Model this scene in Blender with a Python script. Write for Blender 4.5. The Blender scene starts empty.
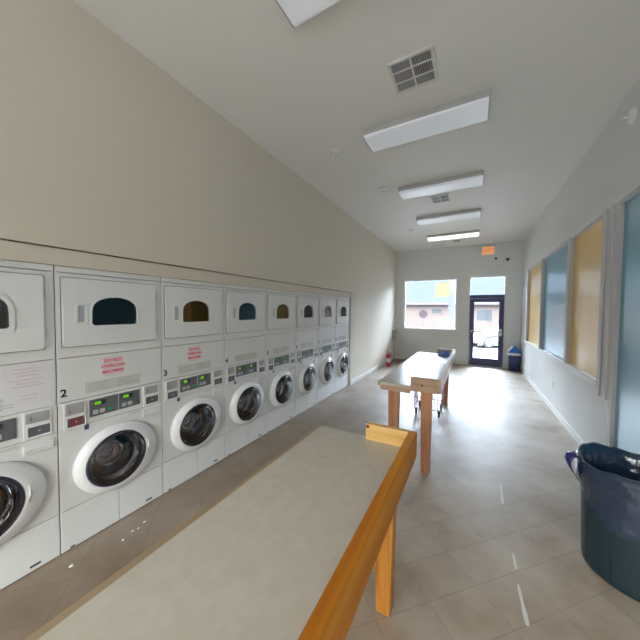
import bpy, bmesh, math, random
from mathutils import Vector, Matrix
random.seed(7)
S = bpy.context.scene
COL = S.collection
PI = math.pi

# ------------------------------------------------------------ camera
f_px = 277.0
yaw, pitch, roll = math.radians(28.9254), math.radians(-1.9970), math.radians(0.4611)
EYE = Vector((0, 0, 1.65))
Fw = Vector((-math.sin(yaw)*math.cos(pitch), math.cos(yaw)*math.cos(pitch), math.sin(pitch)))
Rt = Vector((math.cos(yaw), math.sin(yaw), 0)); Up = Rt.cross(Fw)
Rt, Up = Rt*math.cos(roll)+Up*math.sin(roll), -Rt*math.sin(roll)+Up*math.cos(roll)
cd = bpy.data.cameras.new('camera'); cam = bpy.data.objects.new('camera', cd); COL.objects.link(cam)
cam.matrix_world = Matrix(((Rt.x, Up.x, -Fw.x, EYE.x), (Rt.y, Up.y, -Fw.y, EYE.y), (Rt.z, Up.z, -Fw.z, EYE.z), (0, 0, 0, 1)))
cd.sensor_width = 36; cd.lens = f_px/640*36; cd.clip_start = 0.02; cd.clip_end = 300
S.camera = cam

# ------------------------------------------------------------ world, lights, exposure
S.view_settings.view_transform = 'Standard'; S.view_settings.look = 'None'
S.view_settings.gamma = 1; S.view_settings.use_curve_mapping = False
S.view_settings.exposure = 2.33
W = bpy.data.worlds.new('sky'); S.world = W; W.use_nodes = True
nt = W.node_tree; nt.nodes.clear()
wo = nt.nodes.new('ShaderNodeOutputWorld'); bg = nt.nodes.new('ShaderNodeBackground')
tc = nt.nodes.new('ShaderNodeTexCoord'); sx = nt.nodes.new('ShaderNodeSeparateXYZ'); cr = nt.nodes.new('ShaderNodeValToRGB')
nt.links.new(tc.outputs['Generated'], sx.inputs[0]); nt.links.new(sx.outputs['Z'], cr.inputs[0])
cr.color_ramp.elements[0].position = 0.10; cr.color_ramp.elements[0].color = (0.03, 0.033, 0.037, 1)
cr.color_ramp.elements[1].position = 0.34; cr.color_ramp.elements[1].color = (0.82, 0.91, 1.0, 1)
ys = nt.nodes.new('ShaderNodeMapRange'); ys.inputs['From Min'].default_value = -0.25; ys.inputs['From Max'].default_value = 0.35
ys.inputs['To Min'].default_value = 4.7; ys.inputs['To Max'].default_value = 12.2      # the sky is brighter on the far (sun) side
nt.links.new(sx.outputs['Y'], ys.inputs[0]); nt.links.new(ys.outputs[0], bg.inputs[1])
yc_ = nt.nodes.new('ShaderNodeMapRange'); yc_.inputs['From Min'].default_value = -0.25; yc_.inputs['From Max'].default_value = 0.35
tint = nt.nodes.new('ShaderNodeMixRGB'); tint.inputs[1].default_value = (1.0, 0.94, 0.84, 1); tint.inputs[2].default_value = (0.90, 0.97, 1.06, 1)
mul = nt.nodes.new('ShaderNodeMixRGB'); mul.blend_type = 'MULTIPLY'; mul.inputs[0].default_value = 1
nt.links.new(sx.outputs['Y'], yc_.inputs[0]); nt.links.new(yc_.outputs[0], tint.inputs[0])
nt.links.new(cr.outputs[0], mul.inputs[1]); nt.links.new(tint.outputs[0], mul.inputs[2]); nt.links.new(mul.outputs[0], bg.inputs[0])
nt.links.new(bg.outputs[0], wo.inputs[0])

def area(name, loc, rot, sx_, sy_, energy, color=(1, 1, 1), portal=False):
    l = bpy.data.lights.new(name, 'AREA'); l.shape = 'RECTANGLE'; l.size = sx_; l.size_y = sy_
    l.energy = energy; l.color = color
    if portal: l.cycles.is_portal = True
    o = bpy.data.objects.new(name, l); COL.objects.link(o); o.location = loc; o.rotation_euler = rot
    return o
# daylight openings: sky portals at the far window, the far door and the unseen window added behind the camera
area('sky_portal_window', (-1.265, 9.80, 1.87), (math.radians(-90), 0, 0), 1.63, 1.64, 1, portal=True)
area('sky_portal_door', (0.345, 9.80, 1.45), (math.radians(-90), 0, 0), 0.95, 2.6, 1, portal=True)
area('sky_portal_back', (-0.6, -3.22, 1.75), (math.radians(90), 0, 0), 3.0, 2.3, 1, portal=True)

# ------------------------------------------------------------ materials
def mat(name, color, rough=0.5, metal=0.0, spec=0.5, coat=0.0, noise=None, bump=None, emit=None, trans=0.0):
    m = bpy.data.materials.new(name); m.use_nodes = True
    t = m.node_tree; b = t.nodes['Principled BSDF']
    b.inputs['Base Color'].default_value = (*color, 1); b.inputs['Roughness'].default_value = rough
    b.inputs['Metallic'].default_value = metal; b.inputs['Specular IOR Level'].default_value = spec
    b.inputs['Coat Weight'].default_value = coat; b.inputs['Coat Roughness'].default_value = 0.28 if 'panel' in name else 0.1
    b.inputs['Transmission Weight'].default_value = trans
    if emit: b.inputs['Emission Color'].default_value = (*emit[0], 1); b.inputs['Emission Strength'].default_value = emit[1]
    co = t.nodes.new('ShaderNodeTexCoord')
    if noise:   # (scale, second colour, contrast)
        n = t.nodes.new('ShaderNodeTexNoise'); n.inputs['Scale'].default_value = noise[0]; n.inputs['Detail'].default_value = 5
        r = t.nodes.new('ShaderNodeValToRGB'); c = noise[2] if len(noise) > 2 else 0.15
        r.color_ramp.elements[0].position = 0.5-c; r.color_ramp.elements[0].color = (*noise[1], 1)
        r.color_ramp.elements[1].position = 0.5+c; r.color_ramp.elements[1].color = (*color, 1)
        t.links.new(co.outputs['Object'], n.inputs['Vector']); t.links.new(n.outputs[0], r.inputs[0]); t.links.new(r.outputs[0], b.inputs['Base Color'])
    if bump:    # (scale, strength)
        n = t.nodes.new('ShaderNodeTexNoise'); n.inputs['Scale'].default_value = bump[0]; n.inputs['Detail'].default_value = 3
        bp = t.nodes.new('ShaderNodeBump'); bp.inputs['Strength'].default_value = bump[1]; bp.inputs['Distance'].default_value = 0.04 if 'polythene' in name else 0.01
        t.links.new(co.outputs['Object'], n.inputs['Vector']); t.links.new(n.outputs[0], bp.inputs['Height']); t.links.new(bp.outputs[0], b.inputs['Normal'])
    return m

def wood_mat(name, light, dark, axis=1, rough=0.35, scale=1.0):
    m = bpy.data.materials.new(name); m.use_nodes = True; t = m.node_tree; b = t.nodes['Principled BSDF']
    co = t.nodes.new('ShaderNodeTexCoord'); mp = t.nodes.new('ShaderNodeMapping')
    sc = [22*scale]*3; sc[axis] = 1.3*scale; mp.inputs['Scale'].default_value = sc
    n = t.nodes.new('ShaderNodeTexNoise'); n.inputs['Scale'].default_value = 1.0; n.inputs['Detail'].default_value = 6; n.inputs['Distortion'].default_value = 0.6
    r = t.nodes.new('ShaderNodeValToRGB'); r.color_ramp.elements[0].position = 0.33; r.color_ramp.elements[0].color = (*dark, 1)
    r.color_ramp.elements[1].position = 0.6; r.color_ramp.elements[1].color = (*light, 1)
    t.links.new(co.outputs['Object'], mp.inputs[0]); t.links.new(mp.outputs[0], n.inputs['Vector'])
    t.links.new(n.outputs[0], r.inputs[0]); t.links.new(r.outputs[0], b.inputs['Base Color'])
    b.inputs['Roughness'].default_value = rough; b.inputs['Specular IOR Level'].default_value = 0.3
    return m

def glass_mat(name, tint=(1, 1, 1), ior=1.45, rough=0.02):
    m = bpy.data.materials.new(name); m.use_nodes = True; t = m.node_tree; t.nodes.clear()
    o = t.nodes.new('ShaderNodeOutputMaterial'); mx = t.nodes.new('ShaderNodeMixShader')
    tr = t.nodes.new('ShaderNodeBsdfTransparent'); gl = t.nodes.new('ShaderNodeBsdfGlossy'); fr = t.nodes.new('ShaderNodeFresnel')
    tr.inputs[0].default_value = (*tint, 1); gl.inputs['Roughness'].default_value = rough; fr.inputs[0].default_value = ior
    t.links.new(fr.outputs[0], mx.inputs[0]); t.links.new(tr.outputs[0], mx.inputs[1]); t.links.new(gl.outputs[0], mx.inputs[2])
    t.links.new(mx.outputs[0], o.inputs[0])
    return m

def floor_mat():
    m = bpy.data.materials.new('tiled_floor'); m.use_nodes = True; t = m.node_tree; b = t.nodes['Principled BSDF']
    co = t.nodes.new('ShaderNodeTexCoord')
    # diagonal joints
    mp = t.nodes.new('ShaderNodeMapping'); mp.vector_type = 'TEXTURE'
    mp.inputs['Location'].default_value = (0.462, 1.94, 0); mp.inputs['Rotation'].default_value = (0, 0, math.radians(45.5))
    t.links.new(co.outputs['Object'], mp.inputs[0])
    br = t.nodes.new('ShaderNodeTexBrick'); br.offset = 0.0; br.squash = 1.0
    br.inputs['Scale'].default_value = 1.0; br.inputs['Mortar Size'].default_value = 0.003; br.inputs['Mortar Smooth'].default_value = 0.3
    br.inputs['Brick Width'].default_value = 0.335; br.inputs['Row Height'].default_value = 0.243; br.inputs['Bias'].default_value = 0
    br.inputs['Color1'].default_value = (1, 1, 1, 1); br.inputs['Color2'].default_value = (0.93, 0.93, 0.93, 1); br.inputs['Mortar'].default_value = (0.74, 0.74, 0.74, 1)
    t.links.new(mp.outputs[0], br.inputs['Vector'])
    # blotchy stained concrete colour
    n1 = t.nodes.new('ShaderNodeTexNoise'); n1.inputs['Scale'].default_value = 1.3; n1.inputs['Detail'].default_value = 6; n1.inputs['Roughness'].default_value = 0.6
    t.links.new(co.outputs['Object'], n1.inputs['Vector'])
    r1 = t.nodes.new('ShaderNodeValToRGB'); r1.color_ramp.elements[0].position = 0.32; r1.color_ramp.elements[0].color = (0.34, 0.255, 0.175, 1)
    r1.color_ramp.elements[1].position = 0.64; r1.color_ramp.elements[1].color = (0.58, 0.51, 0.425, 1)
    t.links.new(n1.outputs[0], r1.inputs[0])
    # strip along the machines darkened: mostly painted shade, with some brown stain
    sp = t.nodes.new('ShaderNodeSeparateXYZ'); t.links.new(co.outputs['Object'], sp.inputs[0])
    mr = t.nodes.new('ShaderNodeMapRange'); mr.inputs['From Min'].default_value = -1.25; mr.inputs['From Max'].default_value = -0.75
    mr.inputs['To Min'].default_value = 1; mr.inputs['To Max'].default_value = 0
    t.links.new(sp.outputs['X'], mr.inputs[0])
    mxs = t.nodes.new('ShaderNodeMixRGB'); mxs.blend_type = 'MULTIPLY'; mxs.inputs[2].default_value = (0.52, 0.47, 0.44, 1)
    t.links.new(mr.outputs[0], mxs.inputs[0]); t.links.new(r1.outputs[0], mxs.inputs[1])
    mx = t.nodes.new('ShaderNodeMixRGB'); mx.blend_type = 'MULTIPLY'; mx.inputs[0].default_value = 1
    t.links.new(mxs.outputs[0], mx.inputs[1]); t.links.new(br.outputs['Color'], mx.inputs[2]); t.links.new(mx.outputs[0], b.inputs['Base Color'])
    n2 = t.nodes.new('ShaderNodeTexNoise'); n2.inputs['Scale'].default_value = 3.5; n2.inputs['Detail'].default_value = 6
    t.links.new(co.outputs['Object'], n2.inputs['Vector'])
    r2 = t.nodes.new('ShaderNodeMapRange'); r2.inputs['From Min'].default_value = 0.3; r2.inputs['From Max'].default_value = 0.7
    r2.inputs['To Min'].default_value = 0.42; r2.inputs['To Max'].default_value = 0.50; b.inputs['Specular IOR Level'].default_value = 0.7
    t.links.new(n2.outputs[0], r2.inputs[0]); t.links.new(r2.outputs[0], b.inputs['Roughness'])
    bp = t.nodes.new('ShaderNodeBump'); bp.inputs['Strength'].default_value = 0.25; bp.inputs['Distance'].default_value = 0.004
    t.links.new(br.outputs['Fac'], bp.inputs['Height']); bp.invert = True; t.links.new(bp.outputs[0], b.inputs['Normal'])
    return m

M = {}
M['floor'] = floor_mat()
M['wall'] = mat('greige_paint', (0.68, 0.625, 0.53), 0.6, bump=(90, 0.06))
M['wall_cool'] = mat('light_grey_paint', (0.72, 0.73, 0.71), 0.6, bump=(90, 0.06))
M['ceiling'] = mat('ceiling_paint', (0.80, 0.78, 0.74), 0.55, bump=(60, 0.05))
M['trim'] = mat('white_trim_paint', (0.72, 0.71, 0.68), 0.4)
M['greytrim'] = mat('grey_frame_paint', (0.58, 0.57, 0.57), 0.45)
M['enamel'] = mat('white_enamel', (0.76, 0.77, 0.77), 0.32, noise=(3, (0.72, 0.73, 0.73)))
M['enamel2'] = mat('door_enamel', (0.78, 0.79, 0.80), 0.25)
M['seam'] = mat('dark_seam', (0.05, 0.05, 0.05), 0.7)
M['brushed'] = mat('brushed_steel', (0.42, 0.42, 0.43), 0.4, 0.15)
M['panelgrey'] = mat('control_panel_grey', (0.13, 0.135, 0.15), 0.35)
M['darkplastic'] = mat('dark_plastic', (0.04, 0.045, 0.05), 0.3)
M['button'] = mat('button_grey', (0.45, 0.47, 0.50), 0.4)
M['teal'] = mat('teal_button', (0.02, 0.30, 0.20), 0.4)
M['display'] = mat('green_display', (0.05, 0.2, 0.02), 0.3, emit=((0.30, 0.9, 0.02), 0.08))
M['drum'] = mat('steel_drum', (0.55, 0.56, 0.60), 0.30, 0.85, bump=(40, 0.5))
M['darkglass'] = glass_mat('smoked_door_glass', (0.75, 0.77, 0.85), rough=0.04, ior=2.0)
M['bowlglass'] = glass_mat('bowl_glass', (0.80, 0.82, 0.88), rough=0.05, ior=2.2)
M['smoke2'] = glass_mat('dryer_window_glass', (0.75, 0.75, 0.80), rough=0.05, ior=1.7)
M['rim'] = mat('indigo_gasket', (0.03, 0.03, 0.06), 0.15)
M['black'] = mat('black_ink', (0.015, 0.015, 0.015), 0.5)
M['redink'] = mat('red_ink', (0.78, 0.12, 0.22), 0.5)
M['pinkpaper'] = mat('pink_label', (0.74, 0.62, 0.63), 0.5)
M['paper'] = mat('white_paper', (0.72, 0.72, 0.75), 0.6)
M['faintink'] = mat('faded_pink_ink', (0.66, 0.50, 0.53), 0.6)
M['plate'] = mat('instruction_label', (0.62, 0.63, 0.59), 0.4)
M['plateink'] = mat('grey_ink', (0.38, 0.39, 0.38), 0.5)
M['redglow'] = mat('red_plastic', (0.22, 0.05, 0.06), 0.4)
M['doorgap'] = mat('shadow_gap_grey', (0.20, 0.20, 0.19), 0.6)
M['blueink'] = mat('blue_badge', (0.06, 0.08, 0.16), 0.4)
M['cloth_red'] = mat('red_laundry', (0.80, 0.17, 0.05), 0.9)
M['cloth_dark'] = mat('dark_laundry', (0.10, 0.10, 0.16), 0.9)
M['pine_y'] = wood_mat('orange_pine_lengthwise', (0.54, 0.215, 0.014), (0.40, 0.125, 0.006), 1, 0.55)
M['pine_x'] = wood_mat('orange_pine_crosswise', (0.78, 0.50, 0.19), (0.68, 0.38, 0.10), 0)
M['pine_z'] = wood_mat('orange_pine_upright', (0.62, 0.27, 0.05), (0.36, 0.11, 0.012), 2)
M['fir_y'] = wood_mat('brown_fir_lengthwise', (0.55, 0.38, 0.26), (0.46, 0.30, 0.20), 1)
M['fir_x'] = wood_mat('brown_fir_crosswise', (0.50, 0.33, 0.23), (0.42, 0.26, 0.17), 0)
M['fir_z'] = wood_mat('brown_fir_upright', (0.50, 0.24, 0.13), (0.37, 0.15, 0.075), 2)
M['knot'] = mat('pine_knot', (0.16, 0.03, 0.015), 0.5)
M['tantrim'] = wood_mat('tan_edge_band', (0.36, 0.27, 0.17), (0.30, 0.21, 0.13), 1)
M['laminate'] = mat('mottled_beige_laminate', (0.53, 0.495, 0.43), 0.27, noise=(22, (0.485, 0.445, 0.375), 0.2), spec=0.7)
M['navy'] = mat('indigo_door_frame', (0.055, 0.06, 0.16), 0.4)
M['alu'] = mat('aluminium', (0.6, 0.6, 0.62), 0.3, 0.8)
M['glass'] = glass_mat('clear_glass')
M['yellow'] = mat('yellow_panel', (0.86, 0.52, 0.06), 0.32, spec=1.0, coat=0.7)
M['blue'] = mat('blue_panel', (0.07, 0.33, 0.47), 0.32, spec=1.0, coat=0.7)
M['poster'] = mat('pale_yellow_poster', (0.85, 0.83, 0.60), 0.6)
_t = M['poster'].node_tree; _mx = _t.nodes.new('ShaderNodeMixShader'); _tl = _t.nodes.new('ShaderNodeBsdfTranslucent'); _tl.inputs[0].default_value = (0.92, 0.90, 0.66, 1)
_mx.inputs[0].default_value = 0.35; _t.links.new(_t.nodes['Principled BSDF'].outputs[0], _mx.inputs[1]); _t.links.new(_tl.outputs[0], _mx.inputs[2]); _t.links.new(_mx.outputs[0], _t.nodes['Material Output'].inputs[0])
M['fixture'] = mat('white_fixture_metal', (0.48, 0.47, 0.45), 0.4)
M['diffuser'] = mat('acrylic_diffuser', (0.82, 0.84, 0.88), 0.3, emit=((0.9, 0.95, 1.0), 0.025))  # unlit lamps, given a faint glow so they look whiter than the ceiling
M['diffuser_on'] = mat('lit_acrylic_diffuser', (0.85, 0.85, 0.85), 0.3, emit=((1, 0.98, 0.93), 0.3))
M['ventwhite'] = mat('vent_paint', (0.66, 0.65, 0.61), 0.4)
M['ventgrey'] = mat('vent_louvre_grey', (0.38, 0.37, 0.37), 0.5)
M['ventdark'] = mat('vent_dark', (0.05, 0.05, 0.08), 0.7)
M['plasticwhite'] = mat('white_plastic', (0.75, 0.75, 0.73), 0.35)
M['orange'] = mat('orange_sign_face', (0.80, 0.42, 0.22), 0.4, emit=((1, 0.45, 0.18), 0.09))
M['exitred'] = mat('exit_letter_red', (0.75, 0.20, 0.08), 0.4, emit=((1, 0.2, 0.05), 0.06))
M['bin'] = mat('slate_teal_plastic', (0.015, 0.036, 0.050), 0.40)
M['bag'] = mat('dark_blue_polythene', (0.020, 0.040, 0.085), 0.14, coat=0.9, bump=(7, 0.7))
M['bag_tuft'] = mat('indigo_polythene', (0.03, 0.02, 0.16), 0.2, coat=0.4)
M['bluebin'] = mat('navy_bin_plastic', (0.035, 0.055, 0.16), 0.4)
M['bluelid'] = mat('bright_blue_lid', (0.03, 0.17, 0.55), 0.35)
M['extred'] = mat('extinguisher_red', (0.55, 0.03, 0.08), 0.3)
M['pinkwire'] = mat('pink_coated_wire', (0.55, 0.36, 0.48), 0.3, 0.3)
M['rubber'] = mat('dark_rubber', (0.05, 0.05, 0.06), 0.7)
M['bluecloth'] = mat('blue_cloth', (0.14, 0.24, 0.62), 0.8)
M['lint'] = mat('white_lint', (0.75, 0.74, 0.72), 0.9)
M['smear'] = mat('dried_white_drip', (0.80, 0.78, 0.74), 0.5)
M['asphalt'] = mat('pale_car_park', (0.11, 0.11, 0.115), 1.0, noise=(0.6, (0.095, 0.095, 0.10)), spec=0.1)
M['brick'] = mat('pale_pink_brick', (0.145, 0.12, 0.12), 1.0, spec=0.0)
M['roof'] = mat('blue_grey_shingle', (0.042, 0.050, 0.064), 1.0, spec=0.0)
M['outwhite'] = mat('outside_white', (0.13, 0.13, 0.14), 0.8, spec=0.1)
M['outglass'] = mat('outside_glass', (0.05, 0.06, 0.07), 0.2)
M['carwhite'] = mat('white_car_paint', (0.10, 0.105, 0.11), 0.5)
M['carglass'] = mat('car_glass', (0.03, 0.033, 0.04), 0.3)
M['signred'] = mat('faded_sign_red', (0.024, 0.013, 0.020), 0.5)
M['post'] = mat('grey_post', (0.06, 0.06, 0.065), 0.5)

# ------------------------------------------------------------ mesh helpers
class MB:
    def __init__(s): s.v = []; s.f = []; s.sm = []
    def add(s, vs, fs, smooth=False):
        o = len(s.v); s.v += [tuple(v) for v in vs]; s.f += [tuple(i+o for i in q) for q in fs]; s.sm += [smooth]*len(fs); return s
    def box(s, x0, y0, z0, x1, y1, z1):
        x0, x1 = sorted((x0, x1)); y0, y1 = sorted((y0, y1)); z0, z1 = sorted((z0, z1))
        return s.add([(x0,y0,z0),(x1,y0,z0),(x1,y1,z0),(x0,y1,z0),(x0,y0,z1),(x1,y0,z1),(x1,y1,z1),(x0,y1,z1)],
                     [(0,3,2,1),(4,5,6,7),(0,1,5,4),(1,2,6,5),(2,3,7,6),(3,0,4,7)])
    def frame(s, ax, a0, b0, a1, b1, w, t0, t1, bottom=True):
        # rectangular picture-frame of four bars; ax = normal axis, (a,b) the plane coords (x or y, z)
        def bx(p0, q0, p1, q1):
            if ax == 'y': s.box(p0, t0, q0, p1, t1, q1)
            elif ax == 'x': s.box(t0, p0, q0, t1, p1, q1)
            else: s.box(p0, q0, t0, p1, q1, t1)
        bx(a0, b0, a0+w, b1); bx(a1-w, b0, a1, b1); bx(a0+w, b1-w, a1-w, b1)
        if bottom: bx(a0+w, b0, a1-w, b0+w)
        return s
    def prism(s, poly, t0, t1, ax='x', smooth=False):
        # poly: list of (a,b); ax x -> (y,z) plane; y -> (x,z); z -> (x,y)
        n = len(poly)
        def P(a, b, t): return (t, a, b) if ax == 'x' else ((a, t, b) if ax == 'y' else (a, b, t))
        vs = [P(a, b, t0) for a, b in poly]+[P(a, b, t1) for a, b in poly]
        s.add(vs, [tuple(range(n-1, -1, -1)), tuple(range(n, 2*n))])
        s.add(vs, [(i, (i+1) % n, n+(i+1) % n, n+i) for i in range(n)], smooth)
        return s
    def loft(s, rings, closed=True, cap0=False, cap1=False, smooth=True):
        n = len(rings[0]); vs = [p for r in rings for p in r]; fs = []
        for k in range(len(rings)-1):
            for i in range(n if closed else n-1):
                j = (i+1) % n; fs.append((k*n+i, k*n+j, (k+1)*n+j, (k+1)*n+i))
        s.add(vs, fs, smooth)
        if cap0: s.add(rings[0], [tuple(range(n-1, -1, -1))])
        if cap1: s.add(rings[-1], [tuple(range(n))])
        return s
    def lathe(s, prof, c=(0, 0, 0), ax='z', n=32, cap0=True, cap1=True):
        # prof: (radius, height along ax)
        rings = []
        for r, h in prof:
            ring = []
            for i in range(n):
                a = 2*PI*i/n; p, q = r*math.cos(a), r*math.sin(a)
                if ax == 'z': ring.append((c[0]+p, c[1]+q, c[2]+h))
                elif ax == 'x': ring.append((c[0]+h, c[1]+p, c[2]+q))
                else: ring.append((c[0]+q, c[1]+h, c[2]+p))
            rings.append(ring)
        return s.loft(rings, True, cap0, cap1)
    def tube(s, pts, r, n=8, cap=True):
        rings = []; pts = [Vector(p) for p in pts]
        for k, p in enumerate(pts):
            d = (pts[min(k+1, len(pts)-1)]-pts[max(k-1, 0)]).normalized()
            u = d.cross(Vector((0, 0, 1)))
            if u.length < 1e-3: u = Vector((1, 0, 0))
            u.normalize(); w = d.cross(u)
            rr = r[k] if isinstance(r, (list, tuple)) else r
            rings.append([tuple(p+u*rr*math.cos(2*PI*i/n)+w*rr*math.sin(2*PI*i/n)) for i in range(n)])
        return s.loft(rings, True, cap, cap)
    def build(s, name, m, parent=None, bevel=0, seg=2):
        me = bpy.data.meshes.new(name); me.from_pydata(s.v, [], s.f); me.polygons.foreach_set('use_smooth', s.sm)
        bm = bmesh.new(); bm.from_mesh(me)
        bmesh.ops.remove_doubles(bm, verts=bm.verts, dist=1e-5)
        bmesh.ops.recalc_face_normals(bm, faces=bm.faces); bm.to_mesh(me); bm.free()
        me.materials.append(m); o = bpy.data.objects.new(name, me); COL.objects.link(o)
        if parent: o.parent = parent
        if bevel:
            b = o.modifiers.new('bevel', 'BEVEL'); b.width = bevel; b.segments = seg; b.limit_method = 'ANGLE'; b.angle_limit = math.radians(40)
            b.harden_normals = False
        return o

def tag(o, label, cat, group=None, kind=None):
    if label: o['label'] = label
    if cat: o['category'] = cat
    if group: o['group'] = group
    if kind: o['kind'] = kind
    return o
def thing(name, label, cat, loc=(0, 0, 0), rz=0, group=None):
    o = bpy.data.objects.new(name, None); o.empty_display_size = 0.1; COL.objects.link(o)
    o.location = loc; o.rotation_euler = (0, 0, rz); return tag(o, label, cat, group)
def struct(o, label=None, cat=None):
    o['kind'] = 'structure'
    if label: o['label'] = label
    if cat: o['category'] = cat
    return o
def copy_tree(o, parent=None):
    c = o.copy(); COL.objects.link(c)
    if parent: c.parent = parent
    for ch in [k for k in bpy.data.objects if k.parent == o]: copy_tree(ch, c)
    return c
def text_mesh(name, body, size, m, parent, mat4, ext=0.0006, align='CENTER', spacing=1.0):
    cu = bpy.data.curves.new(name, 'FONT'); cu.body = body; cu.size = size; cu.extrude = ext
    cu.align_x = align; cu.align_y = 'CENTER'; cu.space_line = spacing; cu.offset = size*0.03
    tmp = bpy.data.objects.new(name, cu); COL.objects.link(tmp)
    dg = bpy.context.evaluated_depsgraph_get(); me = bpy.data.meshes.new_from_object(tmp.evaluated_get(dg))
    bpy.data.objects.remove(tmp); me.transform(mat4); me.materials.clear(); me.materials.append(m)
    o = bpy.data.objects.new(name, me); COL.objects.link(o)
    if parent: o.parent = parent
    return o
def face_x(x, y, z):   # text plane facing +X, reading along +Y
    return Matrix(((0, 0, 1, x), (1, 0, 0, y), (0, 1, 0, z), (0, 0, 0, 1)))
def face_ny(x, y, z):  # text plane facing -Y, reading along +X
    return Matrix(((1, 0, 0, x), (0, 0, -1, y), (0, 1, 0, z), (0, 0, 0, 1)))
def rrect(a0, b0, a1, b1, r, n=5):
    pts = []
    for cx, cy, st in ((a1-r, b0+r, -90), (a1-r, b1-r, 0), (a0+r, b1-r, 90), (a0+r, b0+r, 180)):
        for i in range(n+1):
            a = math.radians(st+90*i/n); pts.append((cx+r*math.cos(a), cy+r*math.sin(a)))
    return pts
def plate_hole(mb, outer, hole, t0, t1, ax='x', wall=True):
    # flat plate from the convex outline 'outer' with the convex opening 'hole', both resampled by angle
    cx = sum(p[0] for p in hole)/len(hole); cy = sum(p[1] for p in hole)/len(hole)
    def hit(poly, a):
        d = (math.cos(a), math.sin(a)); best = None
        for i in range(len(poly)):
            x1, y1 = poly[i][0]-cx, poly[i][1]-cy; x2, y2 = poly[(i+1) % len(poly)][0]-cx, poly[(i+1) % len(poly)][1]-cy
            ex, ey = x2-x1, y2-y1; den = d[0]*ey-d[1]*ex
            if abs(den) < 1e-12: continue
            t = (x1*ey-y1*ex)/den; u = (x1*d[1]-y1*d[0])/den
            if t > 1e-9 and -1e-6 <= u <= 1+1e-6 and (best is None or t > best): best = t
        return (cx+d[0]*best, cy+d[1]*best)
    angs = sorted(set(round(math.atan2(p[1]-cy, p[0]-cx), 5) for p in outer+hole))
    O = [hit(outer, a) for a in angs]; H = [hit(hole, a) for a in angs]; n = len(angs)
    def P(p, t): return (t, p[0], p[1]) if ax == 'x' else ((p[0], t, p[1]) if ax == 'y' else (p[0], p[1], t))
    vs = [P(p, t1) for p in O]+[P(p, t1) for p in H]+[P(p, t0) for p in O]+[P(p, t0) for p in H]
    fs = []
    for i in range(n):
        j = (i+1) % n
        fs += [(i, j, n+j, n+i), (2*n+i, 3*n+i, 3*n+j, 2*n+j), (i, 2*n+i, 2*n+j, j), (n+i, n+j, 3*n+j, 3*n+i)]
    mb.add(vs, fs); return mb
def circle(cy, cz, r, n=40): return [(cy+r*math.cos(2*PI*i/n), cz+r*math.sin(2*PI*i/n)) for i in range(n)]

# ------------------------------------------------------------ room constants
XL, XR, YF, YB, ZC = -2.345, 1.202, 9.68, -3.1, 3.668
XM = -2.371                       # front plane of the machines
Y0, MW = 0.739, 0.697             # where machine 2 starts, machine width
ROW0, ROW1 = Y0-MW, Y0+7*MW       # the recess holds eight stacks

# ------------------------------------------------------------ shell
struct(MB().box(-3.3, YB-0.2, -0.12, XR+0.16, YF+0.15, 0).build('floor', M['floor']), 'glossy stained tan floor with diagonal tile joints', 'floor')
struct(MB().box(-3.3, YB-0.2, ZC, XR+0.16, YF+0.15, ZC+0.15).build('ceiling', M['ceiling']), 'smooth off-white painted ceiling', 'ceiling')
w = MB()
w.box(XL-0.15, YB, 2.045, XL, YF, ZC)                    # above the machines
w.box(XL-0.15, YB, 0, XL, ROW0-0.01, 2.045); w.box(XL-0.15, ROW1+0.01, 0, XL, YF, 2.045)
struct(w.build('wall_left', M['wall']), 'greige painted wall above and beyond the laundry machines', 'wall')
w = MB(); w.box(-3.3, ROW0-0.16, 0, XL-0.15, ROW0-0.02, ZC); w.box(-3.3, ROW1+0.02, 0, XL-0.15, ROW1+0.16, ZC); w.box(-3.3, ROW0-0.02, 0, -3.2, ROW1+0.02, ZC)
struct(w.build('wall_alcove', M['wall']))
# header strip over the machines, set back a little behind the wall face so a dark gap shows
struct(MB().box(XL-0.06, ROW0, 1.928, XL-0.012, ROW1, 2.035).build('trim_1', M['wall']), 'flat greige header strip over the machines', 'trim')
struct(MB().box(XL-0.15, ROW0, 2.028, XL-0.07, ROW1, 2.045).build('trim_2', M['seam']))
# far wall
WX0, WX1, WZ0, WZ1 = -2.082, -0.447, 1.052, 2.691
DX0, DX1, DZ = -0.129, 0.82, 2.716
w = MB()
w.box(XL-0.15, YF, 0, WX0, YF+0.15, ZC); w.box(WX0, YF, 0, WX1, YF+0.15, WZ0); w.box(WX0, YF, WZ1, WX1, YF+0.15, ZC)
w.box(WX1, YF, 0, DX0, YF+0.15, ZC); w.box(DX0, YF, DZ, DX1, YF+0.15, ZC); w.box(DX1, YF, 0, XR+0.15, YF+0.15, ZC)
struct(w.build('wall_far', M['wall_cool']), 'grey painted end wall with window and glass door', 'wall')
# right wall
PZ0, PZ1 = 0.93, 2.70
BY0, BY1, BZ0 = 2.0, 3.71, 0.12
w = MB()
w.box(XR, YB, 0, XR+0.15, BY0, ZC); w.box(XR, BY0, 0, XR+0.15, BY1, BZ0); w.box(XR, BY0, PZ1, XR+0.15, BY1, ZC)
w.box(XR, BY1, 0, XR+0.15, 3.98, ZC); w.box(XR, 3.98, 0, XR+0.15, 8.55, PZ0); w.box(XR, 3.98, PZ1, XR+0.15, 8.55, ZC)
w.box(XR, 8.55, 0, XR+0.15, YF, ZC)
struct(w.build('wall_right', M['wall_cool']), 'light grey painted wall with coloured panels', 'wall')
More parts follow.
